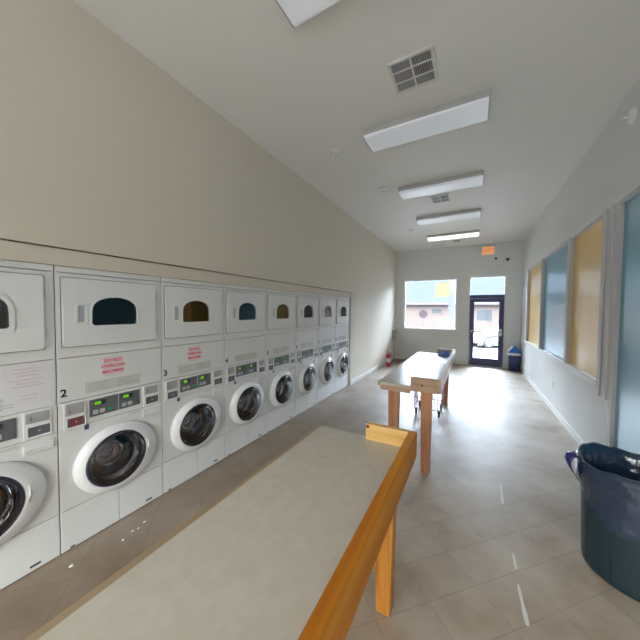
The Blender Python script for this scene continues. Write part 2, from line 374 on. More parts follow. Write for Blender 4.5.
# back wall behind the camera; its unseen window is added to let daylight in
w = MB(); w.box(XL-0.15, YB-0.15, 0, -2.1, YB, ZC); w.box(-2.1, YB-0.15, 0, 0.9, YB, 0.6); w.box(-2.1, YB-0.15, 2.9, 0.9, YB, ZC); w.box(0.9, YB-0.15, 0, XR+0.15, YB, ZC)
struct(w.build('wall_back', M['wall_cool']))
struct(MB().frame('y', -2.1, 0.6, 0.9, 2.9, 0.05, YB-0.12, YB-0.02).box(-0.62, YB-0.12, 0.65, -0.58, YB-0.02, 2.85).build('window_6', M['trim']))
# baseboards
struct(MB().box(XR-0.016, BY1+0.1, 0, XR, YF, 0.10).build('baseboard_right', M['trim'], bevel=0.004))
struct(MB().box(XL, ROW1+0.02, 0, XL+0.014, YF, 0.09).build('baseboard_left', M['wall_cool'], bevel=0.004))
w = MB(); w.box(XL+0.014, YF-0.014, 0, DX0-0.02, YF, 0.09); w.box(DX1+0.02, YF-0.014, 0, XR-0.016, YF, 0.09)
struct(w.build('baseboard_far', M['wall_cool'], bevel=0.004))

# window 1 (far)
fr = MB().frame('y', WX0, WZ0, WX1, WZ1, 0.035, YF+0.05, YF+0.12).build('window_1', M['trim'])
struct(fr, 'wide fixed shop window in the end wall', 'window')
MB().box(WX0+0.035, YF+0.082, WZ0+0.035, WX1-0.035, YF+0.088, WZ1-0.035).build('pane', M['glass'], fr)
MB().box(WX0-0.03, YF-0.03, WZ0-0.028, WX1+0.03, YF+0.05, WZ0).build('window_sill', M['trim'], fr, 0.004)
# door 1
d = MB().box(DX0, YF+0.02, 0, DX0+0.03, YF+0.12, DZ).box(DX1-0.03, YF+0.02, 0, DX1, YF+0.12, DZ).box(DX0+0.03, YF+0.02, DZ-0.03, DX1-0.03, YF+0.12, DZ)
door = struct(d.build('door_1', M['trim'], bevel=0.004), 'glazed shop door with indigo frame and transom', 'door')
MB().box(DX0+0.03, YF+0.01, 0, DX0+0.05, YF+0.11, 2.155).box(DX1-0.05, YF+0.01, 0, DX1-0.03, YF+0.11, 2.155).box(DX0+0.03, YF+0.01, 2.045, DX1-0.03, YF+0.11, 2.155).build('door_frame', M['navy'], door)
lf = MB().frame('y', DX0+0.052, 0.012, DX1-0.052, 2.04, 0.10, YF+0.03, YF+0.08)
lf.box(DX0+0.15, YF+0.03, 0.11, DX1-0.15, YF+0.08, 0.235)
leaf = lf.build('door_leaf', M['navy'], door, 0.004)
MB().box(DX0+0.15, YF+0.053, 0.235, DX1-0.15, YF+0.058, 1.94).build('pane', M['glass'], leaf)
pb = MB().tube([(DX0+0.09, YF+0.0, 1.05), (DX1-0.09, YF+0.0, 1.05)], 0.018)
pb.box(DX0+0.07, YF-0.01, 1.02, DX0+0.12, YF+0.03, 1.08).box(DX1-0.12, YF-0.01, 1.02, DX1-0.07, YF+0.03, 1.08)
pb.build('push_bar', M['alu'], leaf)
MB().box(DX1-0.13, YF+0.0, 0.93, DX1-0.075, YF+0.03, 1.14).build('door_handle', M['plasticwhite'], leaf, 0.006)
MB().box(DX0+0.03, YF+0.055, 2.155, DX1-0.03, YF+0.061, DZ-0.03).build('transom_pane', M['glass'], door)
MB().box(DX0, YF-0.01, 0, DX1, YF+0.12, 0.012).build('threshold', M['alu'], door)
# windows on the right wall: yellow and blue panels
def panel_window(n, y0, y1, z0, z1, m, label, proud0=0.045, proud1=0.045):
    f = MB()
    f.box(XR-proud0, y0, z0, XR+0.10, y0+0.045, z1)
    f.box(XR-proud1, y1-0.045, z0, XR+0.10, y1, z1)
    f.box(XR-0.02, y0+0.045, z1-0.03, XR+0.10, y1-0.045, z1)
    o = struct(f.build('window_%d' % n, M['greytrim'], bevel=0.004), label, 'window')
    MB().box(XR+0.012, y0+0.045, z0, XR+0.03, y1-0.045, z1-0.03).build('coloured_panel', m, o)
    return o
panel_window(2, 3.98, 5.15, PZ0, PZ1, M['yellow'], 'large yellow window panel in the right wall', 0.03)
panel_window(3, 5.15, 6.93, PZ0, PZ1, M['blue'], 'blue window panel between the two yellow ones')
panel_window(4, 6.93, 8.55, PZ0, PZ1, M['yellow'], 'farthest, narrow-looking yellow window panel')
o = panel_window(5, BY0, BY1, BZ0, PZ1, M['blue'], 'tall blue panel nearest the big bin', 0.02, 0.02)
# white head and sill trims, stacked casing between tall blue and yellow panels
struct(MB().box(XR-0.03, BY0-0.05, PZ1, XR, 8.60, PZ1+0.09).build('trim_3', M['trim'], bevel=0.006), 'white head trim over the coloured panels', 'trim')
struct(MB().box(XR-0.04, 3.99, PZ0-0.075, XR, 8.60, PZ0).build('trim_4', M['trim'], bevel=0.006), 'white sill trim under the coloured panels', 'trim')
w = MB()
w.box(XR-0.02, 3.71, 0, XR, 3.77, PZ1+0.005); w.box(XR-0.035, 3.77, 0.78, XR, 3.80, PZ1+0.02); w.box(XR-0.02, 3.80, 0.78, XR, 3.93, PZ1+0.005); w.box(XR-0.035, 3.93, 0.78, XR, 3.98, PZ1+0.02)
struct(w.build('trim_5', M['greytrim'], bevel=0.006), 'grey stepped vertical casing beside the tall blue panel', 'trim')
# ------------------------------------------------------------ stacked laundry machines
def strokes(mb, x, y0, y1, z0, z1, rows, hfrac=0.5, seed=1, inset=0.0, centre=False):
    rnd = random.Random(seed); dz = (z1-z0)/rows
    for k in range(rows):
        z = z1-(k+0.5)*dz; y = y0+rnd.uniform(0, 0.05)*(y1-y0); e = y1-rnd.uniform(0, 0.35)*(y1-y0)
        if centre: a = rnd.uniform(0, 0.25)*(y1-y0); y = y0+a; e = y1-a
        while y < e:
            l = rnd.uniform(0.06, 0.16)*(y1-y0); mb.box(x, y, z-dz*hfrac/2, x+0.0006, min(y+l, e), z+dz*hfrac/2); y += l+0.02*(y1-y0)
def make_machine():
    t = thing('stacked_washer_dryer', '', 'washer dryer', (XM, Y0, 0), 0, 'stacked coin laundry machines along the left wall')
    W1 = MW-0.002; D = -0.74
    # body: a shell of side, top and rear plates with two front plates that carry the openings
    c = MB()
    c.box(D, 0.003, 0.03, -0.004, 0.018, 1.915); c.box(D, W1-0.015, 0.03, -0.004, W1, 1.915)
    c.box(D, 0.018, 0.03, D+0.01, W1-0.015, 1.915); c.box(D+0.01, 0.018, 1.895, -0.004, W1-0.015, 1.915); c.box(D+0.01, 0.018, 1.30, -0.02, W1-0.015, 1.31)
    c.build('cabinet', M['enamel'], t)
    MB().box(-0.02, 0.003, 1.888, 0.002, W1, 1.926).build('top_strip', M['enamel'], t, 0.003)
    c = MB(); plate_hole(c, [(0.003, 1.320), (W1, 1.320), (W1, 1.884), (0.003, 1.884)], rrect(0.07, 1.43, 0.60, 1.81, 0.05), -0.02, 0)
    c.build('dryer_front', M['enamel'], t, 0.003)
    MB().box(-0.02, 0.003, 1.023, 0, W1, 1.316).build('upper_panel', M['enamel'], t, 0.003)
    c = MB(); plate_hole(c, [(0.003, 0.285), (W1, 0.285), (W1, 0.835), (0.003, 0.835)], circle(0.326, 0.530, 0.208), -0.02, 0)
    c.build('washer_front', M['enamel'], t, 0.003)
    MB().box(-0.018, 0.003, 0.838, 0.004, W1, 1.019).build('control_fascia', M['enamel'], t, 0.003)
    MB().box(-0.02, 0.003, 0.006, 0, 0.351, 0.280).box(-0.02, 0.354, 0.006, 0, W1, 0.280).build('lower_panel', M['enamel'], t, 0.003)
    MB().box(-0.03, 0.03, 0, -0.021, W1-0.03, 0.29).build('gap_shade_strip', M['seam'], t)  # dark strip standing in for the shade behind the lower panel gap
    # dark slots at the foot of the lower panel
    MB().box(0, 0.55, 0.030, 0.0012, 0.60, 0.044).build('vent_slot', M['seam'], t); MB().box(0, 0.05, 0.012, 0.0012, 0.075, 0.022).build('vent_slot', M['seam'], t)
    # drum tubs behind the openings
    MB().lathe([(0.222, -0.031), (0.235, -0.10), (0.235, -0.45), (0.001, -0.47)], (0, 0.34, 0.52), 'x', 40, False, False).build('washer_drum', M['drum'], t)
    MB().loft([[(x, a, b) for a, b in rrect(0.06, 1.42, 0.61, 1.82, 0.05)] for x in (-0.021, -0.5)], True, False, True).build('dryer_drum', M['drum'], t)
    # dryer door with arched window and pull recess
    arch = [(0.190, 1.545)]
    arch = [(0.205, 1.530), (0.480, 1.530), (0.492, 1.542)] + [(0.3415+0.1505*math.cos(a), 1.625+0.108*max(0, math.sin(a))**0.75) for a in [PI*i/14 for i in range(0, 15)]] + [(0.191, 1.542)]
    dd = MB(); plate_hole(dd, rrect(0.033, 1.392, 0.640, 1.853, 0.022), arch, 0.001, 0.020)
    dd = dd.build('dryer_door', M['enamel2'], t, 0.003)
    rimo = [(0.3415+(p[0]-0.3415)*1.13, 1.63+(p[1]-1.63)*1.17) for p in arch]
    r_ = MB(); plate_hole(r_, rimo, arch, 0.020, 0.027); r_.build('window_rim', M['enamel2'], dd, 0.003)
    MB().prism(arch, 0.006, 0.010).build('window_glass', M['smoke2'], dd)
    hd = MB(); plate_hole(hd, rrect(0.095, 1.535, 0.168, 1.690, 0.012), rrect(0.112, 1.555, 0.150, 1.672, 0.010), 0.020, 0.026)
    hd.build('handle', M['enamel2'], dd, 0.002)
    MB().box(0.0202, 0.113, 1.556, 0.0212, 0.149, 1.671).build('handle_recess', M['button'], dd)
    MB().frame('x', 0.0275, 1.3865, 0.6455, 1.8585, 0.004, 0.0, 0.002).build('door_gap', M['doorgap'], t)
    for hz in (1.46, 1.73): MB().box(0.001, 0.652, hz, 0.010, 0.664, hz+0.06).build('hinge', M['enamel'], t, 0.002)
    # instruction plate
    pl = MB(); pl.prism(rrect(0.150, 1.050, 0.520, 1.126, 0.008), 0.0, 0.002); pl = pl.build('instruction_label', M['plate'], t)
    k = MB(); strokes(k, 0.0021, 0.165, 0.325, 1.056, 1.122, 4, 0.22, 3); k.build('fine_print', M['plateink'], pl); k = MB(); strokes(k, 0.0021, 0.345, 0.505, 1.056, 1.122, 4, 0.22, 5); k.build('fine_print', M['plateink'], pl)
    # controls
    cp = MB().prism(rrect(0.170, 0.876, 0.508, 0.998, 0.004), 0.004, 0.009).build('control_panel', M['panelgrey'], t)
    MB().box(0.009, 0.352, 0.880, 0.0105, 0.356, 0.994).build('divider', M['button'], cp)
    for a in (0.0, 0.185):
        MB().box(0.009, 0.195+a, 0.952, 0.011, 0.270+a, 0.984).build('display', M['darkplastic'], cp)
        MB().box(0.011, 0.200+a, 0.957, 0.0114, 0.240+a, 0.979).build('green_digits', M['display'], cp)
        for q in (0, 1):
            MB().box(0.009, 0.190+a+q*0.042, 0.892, 0.0125, 0.222+a+q*0.042, 0.922).build('button', M['button'], cp, 0.003)
        MB().box(0.009, 0.284+a, 0.893, 0.0125, 0.318+a if a == 0 else 0.500, 0.915).build('start_button', M['teal'] if a == 0 else M['panelgrey'], cp, 0.003)
    for y0, y1, z0, z1, zz0, zz1 in ((0.036, 0.136, 0.928, 1.006, 0.845, 0.905), (0.545, 0.652, 0.940, 1.004, 0.856, 0.914)):
        cb = MB(); plate_hole(cb, rrect(y0-0.008, zz0-0.012, y1+0.014, z1+0.008, 0.004), rrect(y0+0.012, zz0, y1+0.008, zz1, 0.003), 0.004, 0.011)
        cb = cb.build('coin_box', M['enamel2'], t, 0.002)
        MB().box(0.0112, y0, z0, 0.015, y1, z1).build('coin_slide', M['brushed'], cb, 0.002)
        MB().box(0.015, y0+0.022, z0+0.014, 0.0165, y0+0.0255, z0+0.040).build('coin_slot', M['darkplastic'], cb)
        MB().box(0.0045, y0+0.012, zz0, 0.0065, y1+0.008, zz1).build('card_window', M['panelgrey'], cb)
        MB().lathe([(0.006, 0.0), (0.006, 0.003)], (0.0065, (y0+y1)/2+0.01, (zz0+zz1)/2), 'x', 12).build('lock', M['brushed'], cb)
    MB().prism(rrect(0.142, 0.796, 0.168, 0.832, 0.004), 0.0, 0.003).build('badge', M['blueink'], t)
    ds = MB(); plate_hole(ds, rrect(0.535, 0.752, 0.675, 0.806, 0.004), rrect(0.545, 0.760, 0.665, 0.770, 0.002), 0.0, 0.010)
    ds = ds.build('soap_drawer', M['enamel2'], t, 0.002)
    k = MB(); strokes(k, 0.0002, 0.43, 0.52, 0.806, 0.826, 2, 0.35, 9); k.build('fine_print', M['plateink'], t)
    # washer door: wide white ring, indigo gasket, bulging smoked glass
    def ov(cy_, cz_, ry, rz_, x, n=56): return [(x, cy_+ry*math.cos(2*PI*k/n), cz_+rz_*math.sin(2*PI*k/n)) for k in range(n)]
    gy, gz = 0.326, 0.530         # the glass sits off-centre in its wide oval surround
    wd = MB(); rr = []
    for u, x in ((0, 0.002), (-0.01, 0.018), (0.08, 0.030), (0.28, 0.042), (0.60, 0.052), (0.86, 0.060), (0.97, 0.060), (1.0, 0.052), (1.0, 0.002)):
        rr.append(ov(0.352+(gy-0.352)*u, 0.522+(gz-0.522)*u, 0.283+(0.199-0.283)*u, 0.250+(0.197-0.250)*u, x))
    wd.loft(rr); wd = wd.build('washer_door', M['enamel2'], t)
    cy, cz = gy, gz
    MB().lathe([(0.198, 0.040), (0.198, 0.061), (0.192, 0.065), (0.184, 0.062), (0.176, 0.030), (0.172, -0.01)], (0, cy, cz), 'x', 48, False, False).build('gasket', M['rim'], wd)
    MB().lathe([(0.186, 0.062), (0.168, 0.074), (0.13, 0.084), (0.07, 0.092), (0.002, 0.094)], (0, cy, cz), 'x', 48, False, True).build('door_glass', M['darkglass'], wd)
    bowl = MB(); bowl.lathe([(0.170, 0.02), (0.163, -0.02), (0.150, -0.045), (0.120, -0.06), (0.095, -0.062), (0.088, -0.070), (0.084, -0.085), (0.060, -0.098), (0.055, -0.088), (0.002, -0.086)], (0, cy, cz), 'x', 48, False, False)
    bowl.build('glass_bowl', M['bowlglass'], wd)
    MB().tube([(0.050, cy+0.215, cz-0.05), (0.062, cy+0.222, cz), (0.050, cy+0.215, cz+0.05)], 0.009, 8).build('door_pull', M['enamel2'], wd)
    return t
proto = make_machine()
ordn = ['leftmost washer dryer stack, cut by the photo edge, with paper notice taped up',
        'washer dryer stack numbered 2 with red overload warning and reddish card slot',
        'washer dryer stack numbered 3 with small red warning sticker',
        'washer dryer stack numbered 4, without a red warning',
        'fifth washer dryer stack from the left, reddish laundry behind the glass',
        'sixth washer dryer stack from the left, standing beyond the one with reddish laundry',
        'seventh washer dryer stack from the left, second from the far end',
        'farthest of the eight washer dryer stacks in the row']
stacks = []
for i in range(8):
    t = proto if i == 1 else copy_tree(proto)
    t.location = (XM, Y0+(i-1)*MW, 0); t['label'] = ordn[i]; stacks.append(t)
for i, t in enumerate(stacks):
    text_mesh('number', str(i+1), 0.070, M['black'], t, face_x(0.0012, 0.034, 1.082))
    if i in (1, 2):
        MB().box(0, 0.265, 1.150, 0.0008, 0.392, 1.290).build('warning_sticker', M['pinkpaper'], t)
        text_mesh('warning_text', 'DO NOT\nOVERLOAD\nMACHINES', 0.030, M['redink'], t, face_x(0.0014, 0.3285, 1.222), spacing=1.35)
MB().box(0.0068, 0.062, 0.846, 0.0076, 0.128, 0.904).build('red_card_light', M['redglow'], stacks[1])
def laundry(name, m, label, t, seed, r=0.13):
    rnd = random.Random(seed); mb = MB(); n = 20; rings = []
    for k in range(9):
        ph = PI*k/8; ring = []
        for i in range(n):
            a = 2*PI*i/n; q = 1+0.22*math.sin(3*a+seed+ph*2)+0.12*math.sin(7*a+ph*5)
            ring.append((t.location.x-0.175+0.075*math.sin(ph)*math.cos(a)*q, t.location.y+0.435+r*1.2*math.sin(ph)*math.sin(a)*q, 0.515-0.02+0.14*math.cos(ph)*(1+0.15*math.sin(3*a))-0.04))
        rings.append(ring)
    mb.loft(rings); return tag(mb.build(name, m), label, 'laundry')
laundry('laundry_pile', M['cloth_red'], 'reddish laundry inside the drum of the fifth washer', stacks[4], 2, 0.105)

# paper notice taped to machine 1
nt_ = thing('paper_notice', 'white paper notice with faded pink lines taped on leftmost machine', 'notice', (XM+0.001, 0.5, 1.0))
MB().prism([(0.0, 0.022), (0.226, 0.022), (0.232, 0.303), (0.002, 0.308)], 0.0, 0.0012).build('sheet', M['paper'], nt_)
k = MB(); strokes(k, 0.0013, 0.035, 0.175, 0.230, 0.290, 3, 0.30, 4, centre=True); k.build('faded_writing', M['faintink'], nt_); k = MB(); strokes(k, 0.0013, 0.02, 0.19, 0.165, 0.222, 3, 0.30, 8, centre=True)
k.v = [(a, b, c) for a, b, c in k.v]; k.build('faded_writing', M['faintink'], nt_)
k = MB(); strokes(k, 0.0013, 0.05, 0.165, 0.085, 0.13, 2, 0.25, 12, centre=True); k.build('faded_writing', M['faintink'], nt_)

# ------------------------------------------------------------ folding tables
def table(label, y0, y1, far_board_visible, mx, my, mz, name='folding_table'):
    t = thing(name, label, 'table', (-0.56, (y0+y1)/2, 0), 0)
    ox, oy = -0.56, (y0+y1)/2
    def B(x0, ya, z0, x1, yb, z1, mb=None): return (mb or MB()).box(x0-ox, ya-oy, z0, x1-ox, yb-oy, z1)
    B(-0.862, y0+0.004, 0.853, -0.30, y1-0.004, 0.885).build('tabletop', M['laminate'], t)
    B(-0.890, y0+0.004, 0.845, -0.862, y1-0.004, 0.884).build('edge_band', M['tantrim'], t)
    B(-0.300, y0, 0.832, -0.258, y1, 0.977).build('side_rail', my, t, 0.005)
    for s, ye in ((-1, y0), (1, y1)):
        ya, yb = (ye, ye+0.038) if s < 0 else (ye-0.038, ye)
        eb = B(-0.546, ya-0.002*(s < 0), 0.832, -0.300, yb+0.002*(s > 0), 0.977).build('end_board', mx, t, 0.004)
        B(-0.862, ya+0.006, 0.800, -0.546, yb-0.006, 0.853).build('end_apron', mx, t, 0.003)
        kn = MB(); yy = (ya-0.0025 if s < 0 else ya-0.0015)-oy
        kn.lathe([(0.011, 0), (0.011, 0.002)], (-0.533-ox+(0.10 if s < 0 else 0), yy, 0.962 if s > 0 else 0.90), 'y', 10); kn.build('knot', M['knot'], eb)
    for x0, x1 in ((-0.780, -0.665), (-0.448, -0.338)):
        for ya, yb in ((y0+0.010, y0+0.095), (y1-0.165, y1-0.08)):
            xa, xb = x0-ox, x1-ox; Y0_, Y1_ = ya-oy, yb-oy; q = 0.016
            mb = MB(); zt = 0.853 if x0 < -0.6 else 0.845
            mb.loft([[(xa+q, Y0_+0.005, 0), (xb-q, Y0_+0.005, 0), (xb-q, Y1_-0.005, 0), (xa+q, Y1_-0.005, 0)], [(xa, Y0_, zt), (xb, Y0_, zt), (xb, Y1_, zt), (xa, Y1_, zt)]], True, True, True, smooth=False)
            mb.build('leg', mz, t, 0.004)
    B(-0.760, y0+0.15, 0.77, -0.735, y1-0.15, 0.853).build('long_apron', my, t, 0.003)
    B(-0.385, y0+0.13, 0.77, -0.36, y1-0.13, 0.853).build('long_apron', my, t, 0.003)
    return t
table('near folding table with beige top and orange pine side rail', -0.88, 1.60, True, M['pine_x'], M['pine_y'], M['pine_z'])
table('far folding table with brown wooden legs and window glare on its top', 2.92, 5.42, True, M['fir_x'], M['fir_y'], M['fir_z'])

# blue cloth bundle on the far table
mb = MB(); rings = []
for k in range(7):
    ph = k/6; ring = []
    for i in range(20):
        a = 2*PI*i/20; q = 1+0.12*math.sin(4*a+k)+0.07*math.sin(7*a)
        rr = math.cos(ph*PI/2)**0.6 if ph < 1 else 0.02
        ring.append((-0.415+0.10*rr*math.cos(a)*q, 5.20+0.14*rr*math.sin(a)*q, 0.885+0.085*ph*(1+0.1*math.sin(3*a))))
    rings.append(ring)
mb.loft(rings, True, True, True)
tag(mb.build('cloth_bundle', M['bluecloth']), 'blue crumpled cloth at the far end of the far table', 'cloth')

# wire laundry cart under the far table
ct = thing('laundry_cart', 'pink wire laundry cart on dark casters under far table', 'cart', (-0.60, 4.80, 0))
for z in (0.10, 0.28, 0.46, 0.62):
    s = 1+0.12*(z-0.1)
    MB().tube([(-0.2*s, -0.2*s, z), (0.2*s, -0.2*s, z), (0.2*s, 0.2*s, z), (-0.2*s, 0.2*s, z), (-0.2*s, -0.2*s, z)], 0.006 if z < 0.6 else 0.010, 6).build('hoop', M['pinkwire'], ct)
mb = MB()
for k in range(9):
    u = -0.2+0.05*k
    for p, q in (((u, -0.2), 0), ((u, 0.2), 0), ((-0.2, u), 0), ((0.2, u), 0)):
        mb.tube([(p[0], p[1], 0.10), (p[0]*1.06, p[1]*1.06, 0.62)], 0.0035, 5)
for k in range(7): mb.tube([(-0.2, -0.15+0.05*k, 0.10), (0.2, -0.15+0.05*k, 0.10)], 0.003, 5)
mb.build('wire_basket', M['pinkwire'], ct)
for x in (-0.17, 0.17):
    for y in (-0.17, 0.17):
        c_ = MB().box(x-0.018, y-0.022, 0.055, x+0.018, y+0.022, 0.098).build('caster', M['rubber'], ct)
        MB().lathe([(0.031, -0.012), (0.033, 0), (0.031, 0.012)], (x, y, 0.033), 'x', 16).build('wheel', M['rubber'], c_)

# ------------------------------------------------------------ bins
BX, BYc = 0.925, 2.44
tb = thing('trash_bin', 'large round slate-blue trash bin by the tall blue panel', 'bin', (BX, BYc, 0))
mb = MB(); rings = []
prof = [(0.225, 0.0), (0.241, 0.012), (0.245, 0.05), (0.262, 0.575), (0.264, 0.63), (0.276, 0.635), (0.278, 0.675), (0.262, 0.675), (0.255, 0.61), (0.232, 0.03), (0.002, 0.02)]
mb.lathe(prof, (0, 0, 0), 'z', 56, True, False); mb.build('tub', M['bin'], tb)
mb = MB()
for k in range(10):
    a = 2*PI*k/10+0.2; ca, sa = math.cos(a), math.sin(a)
    mb.tube([(0.243*ca, 0.243*sa, 0.03), (0.262*ca, 0.262*sa, 0.60)], 0.005, 6)
mb.build('moulded_rib', M['bin'], tb)
# bag liner folded over the rim
rnd = random.Random(3); n = 120; rings = []
def wob(a, k): return math.sin(5*a+k)*0.5+math.sin(11*a+2*k)*0.3+math.sin(23*a+3*k)*0.25+math.sin(41*a+k)*0.15
levels = [(0.150, 0.30, 0.010, 0), (0.200, 0.42, 0.022, 0), (0.228, 0.56, 0.024, 0), (0.244, 0.67, 0.014, 0), (0.262, 0.722, 0.006, 1), (0.283, 0.727, 0.006, 1), (0.292, 0.700, 0.005, 0), (0.290, 0.64, 0.008, 0), (0.287, 0.58, 0.010, 0), (0.284, 0.52, 0.012, 2), (0.281, 0.50, 0.014, 2)]
for li, (r, z, amp, fl) in enumerate(levels):
    ring = []
    for i in range(n):
        a = 2*PI*i/n; rr = r+amp*wob(a, li*0.7)*(0.8 if li > 5 else 1); zz = z
        if fl == 1: zz += 0.016*math.sin(3*a+1)+0.004*math.sin(13*a)
        if li >= 8: zz += (li-7)*0.035*math.sin(2*a+2.6)+0.012*wob(a, 9)
        rr = max(rr, 0.2785) if li >= 6 and z > 0.64 else (max(rr, 0.268) if li >= 7 else rr)
        ring.append((rr*math.cos(a), rr*math.sin(a), zz))
    rings.append([(p[0], p[1], p[2]-0.03) for p in ring])
bag = thing('trash_bag', 'dark blue plastic bag lining the large trash bin', 'bag', (BX, BYc, 0))
mb = MB(); mb.loft(rings, True, True, False); b = mb.build('liner', M['bag'], bag)
# gathered tuft of the bag on the left of the rim
mb = MB(); rings = []; a0 = math.atan2(-0.05, -1.0)
path = [(0.285, 0.715, 0.020), (0.305, 0.742, 0.030), (0.335, 0.730, 0.036), (0.345, 0.690, 0.032), (0.330, 0.645, 0.022), (0.312, 0.610, 0.013), (0.300, 0.590, 0.004)]
for r, z, w_ in path:
    ring = []
    for i in range(14):
        t_ = 2*PI*i/14; q = 1+0.2*math.sin(3*t_+z*30)
        da = w_*math.cos(t_)*q/r*1.3
        ring.append(((r+0.45*w_*math.sin(t_))*math.cos(a0+da), (r+0.45*w_*math.sin(t_))*math.sin(a0+da), z-0.035+0.2*w_*math.sin(t_)*q))
    rings.append(ring)
mb.loft(rings, True, True, True); mb.build('gathered_tuft', M['bag_tuft'], bag)

# small blue swing-lid bin in the far corner
sb = thing('swing_lid_bin', 'small navy bin with bright blue lid in the far right corner', 'bin', (1.03, 9.44, 0))
mb = MB(); mb.loft([[(a, b, 0) for a, b in rrect(-0.115, -0.13, 0.115, 0.13, 0.03)], [(a, b, 0.50) for a, b in rrect(-0.145, -0.165, 0.145, 0.165, 0.03)]], True, True, True); mb.build('body', M['bluebin'], sb)
mb = MB(); mb.loft([[(a, b, z) for a, b in rrect(-0.151-q, -0.172-q, 0.151+q, 0.172+q, 0.03)] for z, q in ((0.44, -0.001), (0.47, 0.004), (0.505, 0.003))], True, False, True); mb.build('liner_cuff', M['plasticwhite'], sb)
mb = MB(); mb.prism([(-0.152, 0.506), (0.152, 0.506), (0.140, 0.56), (0.05, 0.68), (-0.02, 0.68), (-0.140, 0.53)], -0.168, 0.168, 'y'); mb.build('lid', M['bluelid'], sb, 0.008)
mb = MB(); mb.prism([(-0.158, 0.535), (-0.145, 0.535), (-0.02, 0.695), (-0.035, 0.70)], -0.15, 0.15, 'y'); mb.build('swing_flap', M['plasticwhite'], sb, 0.003)

# ------------------------------------------------------------ ceiling things
def ceiling_light(yc, lit, label):
    t = thing('ceiling_light', label, 'ceiling light', (-0.52, yc, ZC), 0, 'wraparound fluorescent ceiling lights')
    MB().box(-0.605, -0.172, -0.058, 0.605, 0.172, 0).build('housing', M['fixture'], t, 0.003)
    p = [(-0.170, -0.058), (-0.172, -0.066), (-0.165, -0.078), (-0.14, -0.085), (0.14, -0.085), (0.165, -0.078), (0.172, -0.066), (0.170, -0.058)]
    MB().prism(p, -0.600, 0.600, 'x', False).build('diffuser', M['diffuser_on'] if lit else M['diffuser'], t, 0.004)
    for s in (-1, 1):
        MB().prism([(a*1.02, b*1.02) for a, b in p], s*0.600, s*0.608, 'x').build('end_cap', M['fixture'], t)
for yc, lit, lb in ((1.47, False, 'nearest ceiling light, cut off by the top of the photo'), (3.17, False, 'large unlit ceiling light below the first air vent, second from camera'),
                    (4.82, False, 'unlit ceiling light just before the small grille, third from camera'), (6.45, False, 'unlit ceiling light fourth from camera, beyond the small grille'),
                    (8.10, True, 'glowing white ceiling light closest to the end wall')):
    ceiling_light(yc, lit, lb)
def vent(x0, y0, x1, y1, nx, ny, label, dark):
    cx, cy = (x0+x1)/2, (y0+y1)/2; a, b = (x1-x0)/2, (y1-y0)/2
    t = thing('air_vent', label, 'air vent', (cx, cy, ZC))
    mb = MB().frame('z', -a, -b, a, b, 0.022, -0.014, 0)
    for k in range(1, nx): mb.box(-a+2*a*k/nx-0.007, -b+0.022, -0.013, -a+2*a*k/nx+0.007, b-0.022, -0.002)
    for k in range(1, ny): mb.box(-a+0.022, -b+2*b*k/ny-0.006, -0.0125, a-0.022, -b+2*b*k/ny+0.006, -0.002)
    mb.build('frame', M['ventwhite'], t)
    MB().box(-a+0.02, -b+0.02, -0.002, a-0.02, b-0.02, 0).build('duct_opening', M['ventdark'], t)
    for i in range(nx):
        for j in range(ny):
            xx0, xx1 = -a+2*a*i/nx+0.010, -a+2*a*(i+1)/nx-0.010; yy0, yy1 = -b+2*b*j/ny+0.008, -b+2*b*(j+1)/ny-0.008
            mb = MB(); n_ = 9
            for k in range(n_):
                x = xx0+(xx1-xx0)*(k+0.5)/n_; s = 1 if (i, j) not in dark else -1; h = 0.0075
                mb.add([(x-h*s, yy0, -0.012), (x+h*s, yy0, -0.003), (x+h*s, yy1, -0.003), (x-h*s, yy1, -0.012)], [(0, 1, 2, 3)])
                mb.add([(x-h*s, yy0, -0.0128), (x+h*s, yy0, -0.0038), (x+h*s, yy1, -0.0038), (x-h*s, yy1, -0.0128)], [(3, 2, 1, 0)])
            mb.build('louvre', M['ventgrey'], t)
vent(-0.665, 2.30, -0.315, 2.65, 2, 3, 'near square air vent with white frame beside the large light', {(1, 1), (1, 0)})
vent(-0.715, 5.28, -0.405, 5.62, 2, 2, 'small grey air vent farther down the ceiling', {(1, 0)})
vent(-0.56, 8.75, -0.36, 8.95, 1, 1, 'tiny air grille in the ceiling near the end wall', set())
def detector(name, label, cat, x, y, r, h, group=None):
    t = thing(name, label, cat, (x, y, ZC), 0, group)
    MB().lathe([(r, 0), (r, -h*0.35), (r*0.8, -h*0.8), (r*0.5, -h), (0.001, -h)], (0, 0, 0), 'z', 28, True, False).build('cover', M['plasticwhite'], t)
    MB().lathe([(r*0.25, -h*1.001), (r*0.25, -h*1.12), (0.001, -h*1.12)], (0, 0, 0), 'z', 14, False, False).build('sensor_cap', M['button'], t)
detector('smoke_detector', 'round white smoke detector left of the third light', 'smoke detector', -1.345, 4.58, 0.075, 0.035)
detector('smoke_detector', 'tiny far smoke detector left of the fourth light', 'smoke detector', -1.415, 7.2, 0.06, 0.03)
